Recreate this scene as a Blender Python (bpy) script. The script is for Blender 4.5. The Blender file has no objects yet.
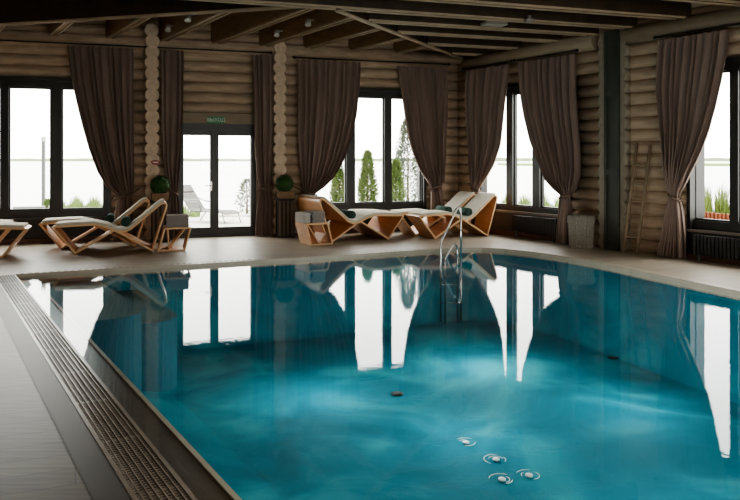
import bpy, bmesh, math, random
from mathutils import Vector, Matrix
random.seed(7)
SC = bpy.context.scene
COL = SC.collection
H = 1.55; F = 740.0; CX = 370.0; HY = 159.0
PI = math.pi

# ------------------------------------------------------------ geometry helpers
def V(*a): return Vector(a)
def fl(px, py, z=0.0):
    """point of the horizontal plane z seen at a pixel of the photo's frame"""
    Y = F*(H-z)/(py-HY)
    return V((px-CX)/F*Y, Y, z)
class Wall:
    def __init__(s, O, u, n): s.O = O; s.u = u; s.n = n
    def p(s, a, d, z): q = s.O + s.u*a + s.n*d; return V(q.x, q.y, z)
    def s(s, px, d=0.0):
        k = (px-CX)/F; o = s.O + s.n*d
        return (k*o.y-o.x)/(s.u.x-k*s.u.y)
    def sz(s, px, py, d=0.0):
        a = s.s(px, d); q = s.O + s.u*a + s.n*d
        return a, H-(py-HY)/F*q.y
    def ang(s): return math.atan2(s.u.y, s.u.x)
C0 = fl(458, 159+70.0)
A0 = fl(0, 159+85.4)
R0 = fl(740, 159+106.1)
uA = (A0-C0).normalized(); uR = (R0-C0).normalized()
nA = V(-uA.y, uA.x, 0);  nA = nA if nA.y < 0 else -nA
nR = V(-uR.y, uR.x, 0);  nR = nR if nR.x < 0 else -nR
WA = Wall(C0, uA, nA); WR = Wall(C0, uR, nR)

def link(name, me, mat=None, parent=None, smooth=False):
    o = bpy.data.objects.new(name, me); COL.objects.link(o)
    if mat is not None:
        for m in (mat if isinstance(mat, (list, tuple)) else [mat]): me.materials.append(m)
    if parent is not None: o.parent = parent
    if smooth:
        for p in me.polygons: p.use_smooth = True
    return o
class MB:
    def __init__(s): s.bm = bmesh.new()
    def hexa(s, pts, mi=0):
        v = [s.bm.verts.new(p) for p in pts]
        for f in ((0,3,2,1),(4,5,6,7),(0,1,5,4),(1,2,6,5),(2,3,7,6),(3,0,4,7)):
            g = s.bm.faces.new([v[i] for i in f]); g.material_index = mi
        return s
    def box(s, c, d, rz=0.0, mi=0):
        c = Vector(c); x = V(math.cos(rz), math.sin(rz), 0)*d[0]/2; y = V(-math.sin(rz), math.cos(rz), 0)*d[1]/2; z = V(0,0,d[2]/2)
        return s.hexa([c-x-y-z, c+x-y-z, c+x+y-z, c-x+y-z, c-x-y+z, c+x-y+z, c+x+y+z, c-x+y+z], mi)
    def wbox(s, W, s0, s1, d0, d1, z0, z1, mi=0):
        P = W.p
        return s.hexa([P(s0,d0,z0),P(s1,d0,z0),P(s1,d1,z0),P(s0,d1,z0),P(s0,d0,z1),P(s1,d0,z1),P(s1,d1,z1),P(s0,d1,z1)], mi)
    def bar(s, a, b, w, h, up=None, mi=0):
        a = Vector(a); b = Vector(b); t = (b-a).normalized()
        up = up or (V(0,0,1) if abs(t.z) < .95 else V(1,0,0))
        x = t.cross(up).normalized()*w/2; y = x.cross(t).normalized()*h/2
        return s.hexa([a-x-y,a+x-y,a+x+y,a-x+y,b-x-y,b+x-y,b+x+y,b-x+y], mi)
    def tube(s, pts, r, n=10, caps=True, mi=0):
        pts = [Vector(p) for p in pts]; rings = []
        rr = r if isinstance(r, (list, tuple)) else [r]*len(pts)
        px = None
        for i, p in enumerate(pts):
            t = (pts[min(i+1, len(pts)-1)]-pts[max(i-1, 0)]).normalized()
            if px is None:
                px = t.orthogonal().normalized()
            x = (px - t*px.dot(t)).normalized(); px = x; y = t.cross(x)
            rings.append([s.bm.verts.new(p+(x*math.cos(2*PI*k/n)+y*math.sin(2*PI*k/n))*rr[i]) for k in range(n)])
        for a, b in zip(rings, rings[1:]):
            for k in range(n):
                g = s.bm.faces.new([a[k], a[(k+1)%n], b[(k+1)%n], b[k]]); g.material_index = mi; g.smooth = True
        if caps:
            for q in (rings[0][::-1], rings[-1]):
                g = s.bm.faces.new(q); g.material_index = mi
        return s
    def lathe(s, prof, c=(0,0,0), n=24, mi=0):
        c = Vector(c); rings = []
        for r, z in prof:
            rings.append([s.bm.verts.new(c+V(r*math.cos(2*PI*k/n), r*math.sin(2*PI*k/n), z)) for k in range(n)])
        for a, b in zip(rings, rings[1:]):
            for k in range(n):
                g = s.bm.faces.new([a[k], a[(k+1)%n], b[(k+1)%n], b[k]]); g.material_index = mi; g.smooth = True
        s.bm.faces.new(rings[0][::-1]); s.bm.faces.new(rings[-1])
        return s
    def poly(s, pts, mi=0):
        g = s.bm.faces.new([s.bm.verts.new(p) for p in pts]); g.material_index = mi; return s
    def prism(s, pts, z0, z1):
        a = [s.bm.verts.new((p[0], p[1], z0)) for p in pts]; b = [s.bm.verts.new((p[0], p[1], z1)) for p in pts]
        s.bm.faces.new(a[::-1]); s.bm.faces.new(b); n = len(a)
        for k in range(n): s.bm.faces.new([a[k], a[(k+1)%n], b[(k+1)%n], b[k]])
        return s
    def ribbon(s, path, t, y0, y1):
        """flat strip of thickness t following an x-z path, from y0 to y1"""
        P = [Vector((p[0], p[1])) for p in path]; L = []; Rr = []
        for i, p in enumerate(P):
            a = (P[i]-P[i-1]).normalized() if i else None
            b = (P[i+1]-P[i]).normalized() if i < len(P)-1 else None
            if a is None: a = b
            if b is None: b = a
            m = (Vector((-a.y, a.x))+Vector((-b.y, b.x))); m.normalize()
            k = t/2/max(.45, m.dot(Vector((-a.y, a.x))))
            L.append(p+m*k); Rr.append(p-m*k)
        rows = []
        for l, r in zip(L, Rr):
            rows.append([s.bm.verts.new(q) for q in ((l.x,y0,l.y),(r.x,y0,r.y),(r.x,y1,r.y),(l.x,y1,l.y))])
        for a, b in zip(rows, rows[1:]):
            for k in range(4): s.bm.faces.new([a[k], a[(k+1)%4], b[(k+1)%4], b[k]])
        s.bm.faces.new(rows[0][::-1]); s.bm.faces.new(rows[-1])
        return s
    def build(s, name, mat=None, parent=None, bevel=0.0):
        bmesh.ops.recalc_face_normals(s.bm, faces=s.bm.faces[:])
        if bevel > 0:
            ed = [e for e in s.bm.edges if len(e.link_faces) == 2 and e.calc_face_angle(0) > .6]
            bmesh.ops.bevel(s.bm, geom=ed, offset=bevel, segments=2, affect='EDGES', profile=.5)
        if isinstance(mat, (list, tuple)) and len(mat) == 2:
            s.bm.normal_update()
            for f in s.bm.faces:
                if abs(f.normal.y) > .9: f.material_index = 1
        me = bpy.data.meshes.new(name); s.bm.to_mesh(me); s.bm.free()
        return link(name, me, mat, parent)
def tag(o, label, cat, group=None, kind=None):
    o['label'] = label; o['category'] = cat
    if group: o['group'] = group
    if kind: o['kind'] = kind
    return o
def empty(name, loc, rz, label, cat, group=None):
    o = bpy.data.objects.new(name, None); COL.objects.link(o); o.location = loc; o.rotation_euler = (0,0,rz); o.empty_display_size = .1
    return tag(o, label, cat, group)
def struct(o): o['kind'] = 'structure'; return o
def copy_thing(root, loc, rz, label):
    r = root.copy(); COL.objects.link(r); r.location = loc; r.rotation_euler = (0,0,rz); r['label'] = label
    for ch in [c for c in bpy.data.objects if c.parent == root]:
        c = ch.copy(); COL.objects.link(c); c.parent = r
        for g in [k for k in bpy.data.objects if k.parent == ch]:
            d = g.copy(); COL.objects.link(d); d.parent = c
    return r

# ------------------------------------------------------------ materials
def mat(name, c1, c2=None, rough=.6, scale=4.0, stretch=(1,1,1), metal=0.0, spec=.5, bump=0.0, detail=6, coat=0.0, rot=0.0, contrast=(.3,.7)):
    m = bpy.data.materials.new(name); m.use_nodes = True; nt = m.node_tree; b = nt.nodes['Principled BSDF']
    b.inputs['Roughness'].default_value = rough; b.inputs['Metallic'].default_value = metal
    b.inputs['Specular IOR Level'].default_value = spec
    if coat: b.inputs['Coat Weight'].default_value = coat; b.inputs['Coat Roughness'].default_value = .15
    c2 = c2 or tuple(x*.75 for x in c1)
    tc = nt.nodes.new('ShaderNodeTexCoord'); mp = nt.nodes.new('ShaderNodeMapping'); mp.inputs['Scale'].default_value = stretch; mp.inputs['Rotation'].default_value = (0,0,rot)
    nz = nt.nodes.new('ShaderNodeTexNoise'); nz.inputs['Scale'].default_value = scale; nz.inputs['Detail'].default_value = detail
    cr = nt.nodes.new('ShaderNodeValToRGB'); cr.color_ramp.elements[0].position = contrast[0]; cr.color_ramp.elements[1].position = contrast[1]
    cr.color_ramp.elements[0].color = (*c2, 1); cr.color_ramp.elements[1].color = (*c1, 1)
    nt.links.new(tc.outputs['Object'], mp.inputs[0]); nt.links.new(mp.outputs[0], nz.inputs['Vector'])
    nt.links.new(nz.outputs['Fac'], cr.inputs[0]); nt.links.new(cr.outputs[0], b.inputs['Base Color'])
    if bump:
        bp = nt.nodes.new('ShaderNodeBump'); bp.inputs['Strength'].default_value = bump; bp.inputs['Distance'].default_value = .01
        nt.links.new(nz.outputs['Fac'], bp.inputs['Height']); nt.links.new(bp.outputs[0], b.inputs['Normal'])
    return m
aA = math.atan2(-uA.y, -uA.x)
LOG = mat('log_wood', (.50,.375,.27), (.35,.255,.18), .7, 3, (1,1,6), bump=.15)
LOGEND = mat('log_end_wood', (.66,.52,.40), (.52,.40,.30), .75, 12)
BOARD = mat('casing_board', (.30,.23,.16), (.22,.17,.12), .6, 4, (1,1,8))
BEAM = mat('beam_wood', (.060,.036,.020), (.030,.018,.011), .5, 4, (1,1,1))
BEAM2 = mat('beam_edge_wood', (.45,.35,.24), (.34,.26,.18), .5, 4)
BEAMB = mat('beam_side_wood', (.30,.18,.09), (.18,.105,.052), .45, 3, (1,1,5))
CEILM = mat('ceiling_boards', (.24,.18,.125), (.17,.125,.085), .7, 3, (8,1,1))
BLACK = mat('black_metal', (.012,.012,.011), (.008,.008,.008), .45)
FRAME = mat('dark_frame', (.022,.021,.019), (.015,.015,.014), .4)
SKIRT = mat('dark_panel', (.016,.014,.012), (.010,.009,.008), .5)
RADM = mat('radiator_black', (.020,.019,.018), (.014,.014,.014), .4)
REDWOOD = mat('baseboard_wood', (.11,.045,.022), (.07,.03,.016), .5, 5, (1,1,4))
PANELG = mat('green_grey_panel', (.062,.068,.055), (.045,.05,.042), .55, 3)
PLY = mat('plywood_face', (.74,.42,.22), (.62,.33,.16), .42, 3, (6,1,1), coat=.2)
PLYE = mat('plywood_edge', (.85,.58,.34), (.75,.48,.26), .45, 6)
PAD = mat('pad_fabric', (.66,.62,.53), (.58,.54,.46), .9, 30)
GREENT = mat('green_towel', (.045,.095,.075), (.028,.065,.05), .95, 60, bump=.4)
TOWELG = mat('grey_towel', (.36,.33,.32), (.26,.24,.235), .95, 60, (1,1,3), bump=.4)
TOWELW = mat('white_towel', (.62,.60,.57), (.5,.48,.46), .95, 60, bump=.4)
CHROME = mat('chrome', (.50,.50,.50), (.45,.45,.45), .15, metal=1.0)
LEAF = mat('topiary_leaf', (.055,.15,.03), (.018,.06,.012), .6, 25)
THUJA = mat('thuja_leaf', (.10,.15,.035), (.05,.085,.02), .7, 8)
PINE = mat('pine_leaf', (.07,.09,.05), (.04,.055,.035), .7, 8)
REED = mat('reed_leaf', (.15,.22,.05), (.10,.15,.035), .7, 3)
TRUNK = mat('trunk_bark', (.10,.075,.05), None, .8, 12)
WICKER = mat('wicker', (.40,.37,.32), (.20,.18,.155), .8, 40, (1,1,2), bump=.6)
LADW = mat('ladder_wood', (.32,.24,.16), (.2,.15,.10), .7, 8, (1,1,.3))
POTW = mat('planter_wood', (.27,.17,.095), (.19,.115,.065), .6, 6, (1,1,5))
STANDD = mat('stand_dark_wood', (.045,.032,.024), (.03,.022,.017), .6, 6)
STANDL = mat('stand_light_wood', (.17,.12,.08), (.12,.085,.06), .6, 6)
STONE = mat('brown_ledge_stone', (.075,.050,.032), (.052,.036,.024), .35, 2.5)
BORDER = mat('dark_border_stone', (.026,.019,.014), (.019,.014,.010), .42, 2.5)
COPING = mat('coping_stone', (.48,.42,.34), (.40,.35,.28), .45, 5)
GRATE = mat('grating_plastic', (.20,.18,.155), (.14,.125,.105), .3, 8)
CHAN = mat('drain_channel', (.015,.014,.013), None, .6)
TERR = mat('terrace_paving', (.42,.41,.38), (.36,.35,.33), .8, 1.5)
LAKE = mat('lake_water', (.50,.51,.50), (.46,.47,.46), .5, .05)
SHORE = mat('far_shore', (.18,.21,.12), (.12,.15,.09), .9, .02)
REDF = mat('red_fence', (.30,.10,.05), (.2,.07,.035), .7, 5)
SLING = mat('sling_fabric', (.10,.10,.095), (.08,.08,.075), .8, 40)
SLINGM = mat('sling_metal', (.12,.12,.12), None, .4)
SIGNG = mat('sign_green', (.02,.22,.09), (.016,.19,.08), .4)
WHITEP = mat('white_plastic', (.85,.85,.82), None, .4)
REDP = mat('red_plastic', (.35,.03,.02), None, .4)
BULB = bpy.data.materials.new('lamp_glow'); BULB.use_nodes = True
_b = BULB.node_tree.nodes['Principled BSDF']; _b.inputs['Emission Color'].default_value = (1,.9,.75,1); _b.inputs['Emission Strength'].default_value = 90

# curtain velvet
CURT = mat('curtain_velvet', (.25,.178,.150), (.18,.125,.105), .75, 5, (1,1,.15), bump=0)
CURT.node_tree.nodes['Principled BSDF'].inputs['Sheen Weight'].default_value = .2
CURT.node_tree.nodes['Principled BSDF'].inputs['Sheen Tint'].default_value = (.75,.60,.52,1)
TIE = mat('tieback_cord', (.20,.14,.10), None, .8, 20)

# window glass: thin clear pane
def glass(name, tint, f0=.03):
    m = bpy.data.materials.new(name); m.use_nodes = True; nt = m.node_tree
    for n in list(nt.nodes):
        if n.type != 'OUTPUT_MATERIAL': nt.nodes.remove(n)
    out = [n for n in nt.nodes if n.type == 'OUTPUT_MATERIAL'][0]
    tr = nt.nodes.new('ShaderNodeBsdfTransparent'); tr.inputs[0].default_value = tint
    gl = nt.nodes.new('ShaderNodeBsdfGlossy'); gl.inputs['Roughness'].default_value = .02
    lw = nt.nodes.new('ShaderNodeLayerWeight'); lw.inputs[0].default_value = .5
    pw = nt.nodes.new('ShaderNodeMath'); pw.operation = 'POWER'; pw.inputs[1].default_value = 5; nt.links.new(lw.outputs['Facing'], pw.inputs[0])
    fr = nt.nodes.new('ShaderNodeMath'); fr.operation = 'MULTIPLY_ADD'; fr.inputs[1].default_value = 1-f0; fr.inputs[2].default_value = f0; nt.links.new(pw.outputs[0], fr.inputs[0])
    mx = nt.nodes.new('ShaderNodeMixShader')
    nt.links.new(fr.outputs[0], mx.inputs[0]); nt.links.new(tr.outputs[0], mx.inputs[1]); nt.links.new(gl.outputs[0], mx.inputs[2]); nt.links.new(mx.outputs[0], out.inputs[0])
    return m
GLASS = glass('window_glass', (.97,.98,.97,1))
# pool water: clear tinted surface with gentle ripples
WATER = glass('pool_water_surface', (.92,.985,1,1), .022)
nt = WATER.node_tree
gl = [n for n in nt.nodes if n.type == 'BSDF_GLOSSY'][0]; gl.inputs['Roughness'].default_value = .012
tc = nt.nodes.new('ShaderNodeTexCoord'); n1 = nt.nodes.new('ShaderNodeTexNoise'); n1.inputs['Scale'].default_value = 16; n1.inputs['Detail'].default_value = 3
bp = nt.nodes.new('ShaderNodeBump'); bp.inputs['Strength'].default_value = .03; bp.inputs['Distance'].default_value = .01
nt.links.new(tc.outputs['Object'], n1.inputs['Vector']); nt.links.new(n1.outputs['Fac'], bp.inputs['Height'])
nt.links.new(bp.outputs[0], gl.inputs['Normal'])

def planks(name, c1, c2, ang, pw, pl, rough, gap, mixf=.55):
    m = bpy.data.materials.new(name); m.use_nodes = True; nt = m.node_tree; b = nt.nodes['Principled BSDF']
    b.inputs['Roughness'].default_value = rough
    tc = nt.nodes.new('ShaderNodeTexCoord'); mp = nt.nodes.new('ShaderNodeMapping'); mp.inputs['Rotation'].default_value = (0,0,-ang)
    br = nt.nodes.new('ShaderNodeTexBrick'); br.inputs['Scale'].default_value = 1; br.inputs['Brick Width'].default_value = pl; br.inputs['Row Height'].default_value = pw
    br.inputs['Mortar Size'].default_value = .0035; br.inputs['Color1'].default_value = (*c1,1); br.inputs['Color2'].default_value = (*c2,1); br.inputs['Mortar'].default_value = (*gap,1)
    m2 = nt.nodes.new('ShaderNodeMapping'); m2.inputs['Rotation'].default_value = (0,0,-ang); m2.inputs['Scale'].default_value = (1.2,14,1)
    nz = nt.nodes.new('ShaderNodeTexNoise'); nz.inputs['Scale'].default_value = 2.5; nz.inputs['Detail'].default_value = 8
    mx = nt.nodes.new('ShaderNodeMixRGB'); mx.blend_type = 'MULTIPLY'; mx.inputs[0].default_value = mixf
    nt.links.new(tc.outputs['Object'], mp.inputs[0]); nt.links.new(mp.outputs[0], br.inputs[0])
    nt.links.new(tc.outputs['Object'], m2.inputs[0]); nt.links.new(m2.outputs[0], nz.inputs['Vector'])
    cr = nt.nodes.new('ShaderNodeValToRGB'); cr.color_ramp.elements[0].position = .3; cr.color_ramp.elements[1].position = .65
    cr.color_ramp.elements[0].color = (.35,.35,.35,1)
    nt.links.new(nz.outputs['Fac'], cr.inputs[0]); nt.links.new(br.outputs['Color'], mx.inputs[1]); nt.links.new(cr.outputs[0], mx.inputs[2])
    nt.links.new(mx.outputs[0], b.inputs['Base Color'])
    return m
DECK = planks('deck_wood_look_tile', (.47,.405,.32), (.41,.35,.28), aA, .2, 1.2, .45, (.3,.26,.21))
PLANK_SHADED = planks('shaded_wood_look_tile', (.085,.074,.063), (.055,.049,.042), aA+.05, .2, 1.2, .38, (.012,.011,.01), .95)  # same tile as the deck, its colour darkened for the dim left side

# pool interior: turquoise with drifting light veins
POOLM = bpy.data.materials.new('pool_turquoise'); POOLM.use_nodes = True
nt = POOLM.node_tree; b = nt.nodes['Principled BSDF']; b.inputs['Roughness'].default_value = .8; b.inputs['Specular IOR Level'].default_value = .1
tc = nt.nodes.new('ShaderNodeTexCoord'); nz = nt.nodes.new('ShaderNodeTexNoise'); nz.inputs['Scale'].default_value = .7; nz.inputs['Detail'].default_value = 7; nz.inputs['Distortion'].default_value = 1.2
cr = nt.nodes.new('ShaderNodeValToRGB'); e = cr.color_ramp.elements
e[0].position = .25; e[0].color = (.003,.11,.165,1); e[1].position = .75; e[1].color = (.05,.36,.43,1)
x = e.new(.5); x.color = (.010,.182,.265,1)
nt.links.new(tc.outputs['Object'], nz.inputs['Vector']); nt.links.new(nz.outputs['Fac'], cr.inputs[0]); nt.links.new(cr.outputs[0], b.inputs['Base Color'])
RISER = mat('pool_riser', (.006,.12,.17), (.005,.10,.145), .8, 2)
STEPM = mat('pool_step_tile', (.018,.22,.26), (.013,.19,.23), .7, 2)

SPARKM = mat('sparkle_white', (.75,.85,.85), None, .4)
SATIN = mat('satin_metal', (.55,.54,.52), (.45,.44,.42), .35, metal=.5)
rnd_j = random.Random(4)
# ------------------------------------------------------------ room shell
PITCH = .205; RL = .116; ZTOP = 4.35
A_LEN = 13.0; R_LEN = 22.0
def sx(W, pxs): return [W.s(p) for p in pxs]
winA = dict(W=WA, s0=WA.s(110), s1=WA.s(-62), z0=.46, z1=2.99)
door = dict(W=WA, s0=WA.s(257), s1=WA.s(178), z0=-.1, z1=2.25)
winB = dict(W=WA, s0=WA.s(425), s1=WA.s(306), z0=.46, z1=2.99)
winR1 = dict(W=WR, s0=WR.s(474), s1=WR.s(570), z0=.50, z1=2.99)
winR2 = dict(W=WR, s0=WR.s(689), s1=WR.s(900), z0=.46, z1=2.99)
def spans(L, opens, z):
    out = [(0.0, L)]
    for o in opens:
        if o['z0'] < z < o['z1']:
            nx = []
            for a, b in out:
                if o['s1'] <= a or o['s0'] >= b: nx.append((a, b)); continue
                if o['s0'] > a: nx.append((a, o['s0']))
                if o['s1'] < b: nx.append((o['s1'], b))
            out = nx
    return out
def log_wall(name, W, L, opens, over=.12):
    mb = MB(); z = PITCH/2; k = 0
    while z < ZTOP:
        d = -.10
        for a, b in spans(L, opens, z):
            a2 = a-over if a == 0 else a
            n = max(1, int((b-a2)/2.5))
            mb.tube([W.p(a2+(b-a2)*i/n, d, z + .004*math.sin(i*2.1+k)) for i in range(n+1)], RL, 20)
            mb.wbox(W, a2, b, -.32, -.12, z-PITCH/2, z+PITCH/2)
        z += PITCH; k += 1
    return struct(mb.build(name, LOG))
wall_b = log_wall('wall_back', WA, A_LEN, [winA, door, winB])
wall_r = log_wall('wall_right', WR, R_LEN, [winR1, winR2])
AE = WA.p(A_LEN, 0, 0); RE = WR.p(R_LEN, 0, 0); NL = AE + uR*19.0
mb = MB(); mb.bar(AE+V(0,0,2.2), NL+V(0,0,2.2), .3, 4.6); struct(mb.build('wall_left', LOG))
WF = Wall(NL, (RE-NL).normalized(), V(0,0,0)); q_ = V(-WF.u.y, WF.u.x, 0); WF.n = q_ if q_.y > 0 else -q_
FL = (RE-NL).length
winAdded = [dict(W=WF, s0=FL*a, s1=FL*b, z0=.9, z1=3.0) for a, b in ((.05,.29),(.38,.62),(.71,.95))]  # added windows behind the camera, bringing daylight onto logs and curtains
mb = MB(); mb.wbox(WF, 0, FL, -.3, 0, 0, .9); mb.wbox(WF, 0, FL, -.3, 0, 3.0, 4.4)
for a, b in ((0,.05),(.29,.38),(.62,.71),(.95,1)): mb.wbox(WF, FL*a, FL*b, -.3, 0, .9, 3.0)
struct(mb.build('wall_front', LOG))

# openings: casing, frame, panes
def window(n, o, mulls, sill=True, casing=True, ztop=2.88, zbot=.60):
    W = o['W']; s0, s1, z0, z1 = o['s0'], o['s1'], o['z0'], o['z1']
    mb = MB(); fr = .06
    mb.wbox(W, s0, s1, -.22, -.06, ztop, z1); mb.wbox(W, s0, s1, -.22, -.06, z0, zbot)
    for a, b in mulls: mb.wbox(W, min(a,b), max(a,b), -.17, -.05, zbot, ztop)
    # outer reveal lining
    mb.wbox(W, s0, s1, -.34, .03, z1, z1+.06); mb.wbox(W, s0-.02, s0+.04, -.34, .03, z0, z1+.06); mb.wbox(W, s1-.04, s1+.02, -.34, .03, z0, z1+.06)
    root = struct(mb.build('window_%d' % n, FRAME, bevel=0))
    ms = sorted((min(a,b), max(a,b)) for a, b in mulls)
    for (a, b), (c, d) in zip(ms, ms[1:]):
        g = MB(); g.wbox(W, b-.01, c+.01, -.150, -.142, zbot-.01, ztop+.01); g.build('window_pane', GLASS, root)
        # thin inner casement edge
        e = MB()
        for q in ((b, b+.022), (c-.022, c)): e.wbox(W, q[0], q[1], -.17, -.11, zbot, ztop)
        e.wbox(W, b, c, -.17, -.11, zbot, zbot+.03); e.wbox(W, b, c, -.17, -.11, ztop-.03, ztop)
        e.build('casement', FRAME, root)
    if sill:
        g = MB(); g.wbox(W, s0-.03, s1+.03, -.2, .06, z0-.035, z0+.005); g.build('window_sill', SILLM, root)
    return root
SILLM = mat('sill', (.05,.045,.04), None, .35)
SILLR = mat('sill_light', (.20,.17,.14), None, .35)
def m2(W, *prs): return [(W.s(a, -.1), W.s(b, -.1)) for a, b in prs]
w1 = window(1, winA, m2(WA, (-62,-54), (1,9), (51,62), (104,110)))
w2 = window(2, winB, m2(WA, (306,314), (346,354.5), (384,391), (420.5,425)))
w3 = window(3, winR1, m2(WR, (474,480), (508,514), (534,541), (564,570)))
w4 = window(4, winR2, m2(WR, (689,694.5), (731.5,740), (789,800), (850,860), (890,900)))
for w in (w3, w4):
    for c in w.children:
        if c.name.startswith('window_sill'): c.data.materials.clear(); c.data.materials.append(SILLR)
for i, o in enumerate(winAdded):
    a, b = o['s0'], o['s1']; n_ = 4
    window(5+i, o, [(a+(b-a-.1)*k/n_, a+(b-a-.1)*k/n_+.1) for k in range(n_+1)], ztop=2.9, zbot=1.0, sill=False)
# double door
W = WA; mb = MB(); s0, s1 = door['s0'], door['s1']
mb.wbox(W, s0, s1, -.22, -.04, 2.13, 2.25); mb.wbox(W, s0, W.s(252), -.22, -.04, 0, 2.13); mb.wbox(W, W.s(181.5), s1, -.22, -.04, 0, 2.13); mb.wbox(W, s0, s1, -.22, -.02, -.04, .035)
dr = struct(mb.build('door_1', FRAME))
for (a, b, c, d) in ((181.5, 183.5, 210, 214.3), (214.4, 218.6, 250.5, 252.5)):
    g = MB(); A, B, Cc, D = W.s(a), W.s(b,-.1), W.s(c,-.1), W.s(d)
    g.wbox(W, B, A, -.18, -.08, .03, 2.14); g.wbox(W, D, Cc, -.18, -.08, .03, 2.14)
    g.wbox(W, Cc, B, -.18, -.08, 2.02, 2.14); g.wbox(W, Cc, B, -.18, -.08, .03, .19)
    lf = g.build('door_leaf', FRAME, dr)
    g = MB(); g.wbox(W, Cc, B, -.134, -.126, .18, 2.03); g.build('door_pane', GLASS, lf)
    if a < 200:
        sh = W.s(211.5); g = MB(); zc = 1.02
        g.tube([W.p(sh,-.08,zc), W.p(sh,-.03,zc), W.p(sh+.13,-.03,zc)], .011); g.wbox(W, sh-.02, sh+.02, -.085, -.07, zc-.1, zc+.08)
        g.build('door_handle', CHROME, lf)
g = MB()
g.wbox(W, W.s(257)-.13, W.s(257)+.01, -.04, .025, 0, 2.36); g.wbox(W, W.s(178)-.01, W.s(178)+.13, -.04, .025, 0, 2.36)
struct(g.build('trim_3', BOARD))
g = MB(); g.wbox(W, W.s(257)-.13, W.s(178)+.13, -.04, .035, 2.25, 2.46); struct(g.build('trim_4', BOARD))

# black skirts and baseboards beneath windows
def skirt(n, W, a, b, z1, base):
    g = MB(); A, B = sorted((W.s(a), W.s(b))); g.wbox(W, A, B, -.3, .055, .10, z1)
    for i in range(1, 5): g.wbox(W, A+(B-A)*i/5-.006, A+(B-A)*i/5+.006, .05, .062, .10, z1)
    g.wbox(W, A, B, .05, .065, z1-.03, z1)
    struct(g.build('trim_%d' % n, SKIRT))
    g = MB(); g.wbox(W, A, B, -.3, .075, 0, .095); struct(g.build('baseboard_%s' % base, REDWOOD, bevel=.006))
skirt(5, WA, 110, -62, .43, 'left'); skirt(6, WA, 425, 306, .43, 'middle'); skirt(7, WR, 474, 570, .47, 'back'); skirt(8, WR, 689, 900, .43, 'right')
BROWN = mat('dark_brown_panel', (.075,.055,.042), (.05,.038,.03), .6, 4, (1,1,4))
for o in bpy.data.objects:
    if o.name == 'trim_7': o.data.materials.clear(); o.data.materials.append(BROWN)

# log-end columns (cut ends of crossing walls)
def logcol(n, px, r, prot, ztop):
    g = MB(); s = WA.s(px, prot); z = PITCH/2; i = 0
    while z < ztop:
        j = .008*math.sin(i*1.7)
        g.tube([WA.p(s+j, -.1, z), WA.p(s+j, prot-.012, z), WA.p(s+j, prot, z)], [r, r, r-.012], 24); z += PITCH; i += 1
    return struct(g.build('trim_%d' % n, LOGEND))
logcol(1, 152, .132, .24, 4.0); logcol(2, 280, .130, .20, 3.80)
# panelled pillar on right wall between scalloped log ends
g = MB(); z = PITCH/2; sL, sM0, sM1, sR = WR.s(603.5,.12), WR.s(604,.16), WR.s(619,.16), WR.s(620.5,.12)
while z < 3.75:
    for s in (sL, sR): g.tube([WR.p(s, -.1, z), WR.p(s, .115, z), WR.p(s, .125, z)], [.125,.125,.115], 20)
    z += PITCH
g.wbox(WR, sL-.075, sL+.02, 0, .13, 0, 3.72); g.wbox(WR, sR-.02, sR+.075, 0, .13, 0, 3.72)
pil = struct(g.build('trim_9', mat('pilaster_wood', (.33,.285,.22), (.26,.22,.17), .75, 12)))
g = MB(); g.wbox(WR, sM0, sM1, 0, .14, 0, 3.74)
for a, b in ((0,.08),(1.28,1.38),(2.62,2.72),(3.66,3.74)): g.wbox(WR, sM0, sM1, .13, .165, a, b)
g.wbox(WR, sM0, sM0+.05, .13, .165, 0, 3.74); g.wbox(WR, sM1-.05, sM1, .13, .165, 0, 3.74)
g.build('panel', PANELG, pil)
# big projecting top logs under the ceiling
g = MB(); g.tube([WR.p(WR.s(468), .02, 3.63), WR.p(WR.s(598), .02, 3.63)], .15, 20); g.tube([WR.p(WR.s(628), .02, 3.63), WR.p(R_LEN, .02, 3.63)], .15, 20); struct(g.build('trim_10', mat('top_log', (.34,.27,.19), (.26,.20,.14), .7, 3, (1,1,5))))
g = MB(); g.tube([WA.p(-.1, .0, 3.76), WA.p(A_LEN, .0, 3.76)], .13, 20); struct(g.build('trim_11', LOG))

# ------------------------------------------------------------ ceiling and beams
room = [WA.p(-.4,-.4,0), WA.p(A_LEN+.3,-.4,0), NL+V(-.2,-.4,0), RE+V(.4,-.4,0), WR.p(-.4,-.4,0)]
g = MB(); g.prism([AE+nR*-.3*0+(-uR)*.35+uA*.3, NL+uA*.4+uR*.4, RE-uA*.4+uR*.4, C0-uA*.4-uR*.5], ZTOP, ZTOP+.1)
ceil = struct(g.build('ceiling', CEILM))
P2 = fl(337, 2.0, 3.83) if False else V((337-CX)/F*(F*(3.83-H)/(HY-2.5)), F*(3.83-H)/(HY-2.5), 0)
P1 = V((0-CX)/F*(F*(3.83-H)/(HY-23)), F*(3.83-H)/(HY-23), 0); P1 = P2+(P1-P2)*1.6
PC = C0 + nA*.1 + uR*.15
def isect(p, d, a, b):
    e = b-a; den = d.x*e.y-d.y*e.x
    if abs(den) < 1e-9: return None
    w = a-p; t = (w.x*e.y-w.y*e.x)/den; k = (w.x*d.y-w.y*d.x)/den
    return (t, k) if 0 <= k <= 1 and t > 0 else None
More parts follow.
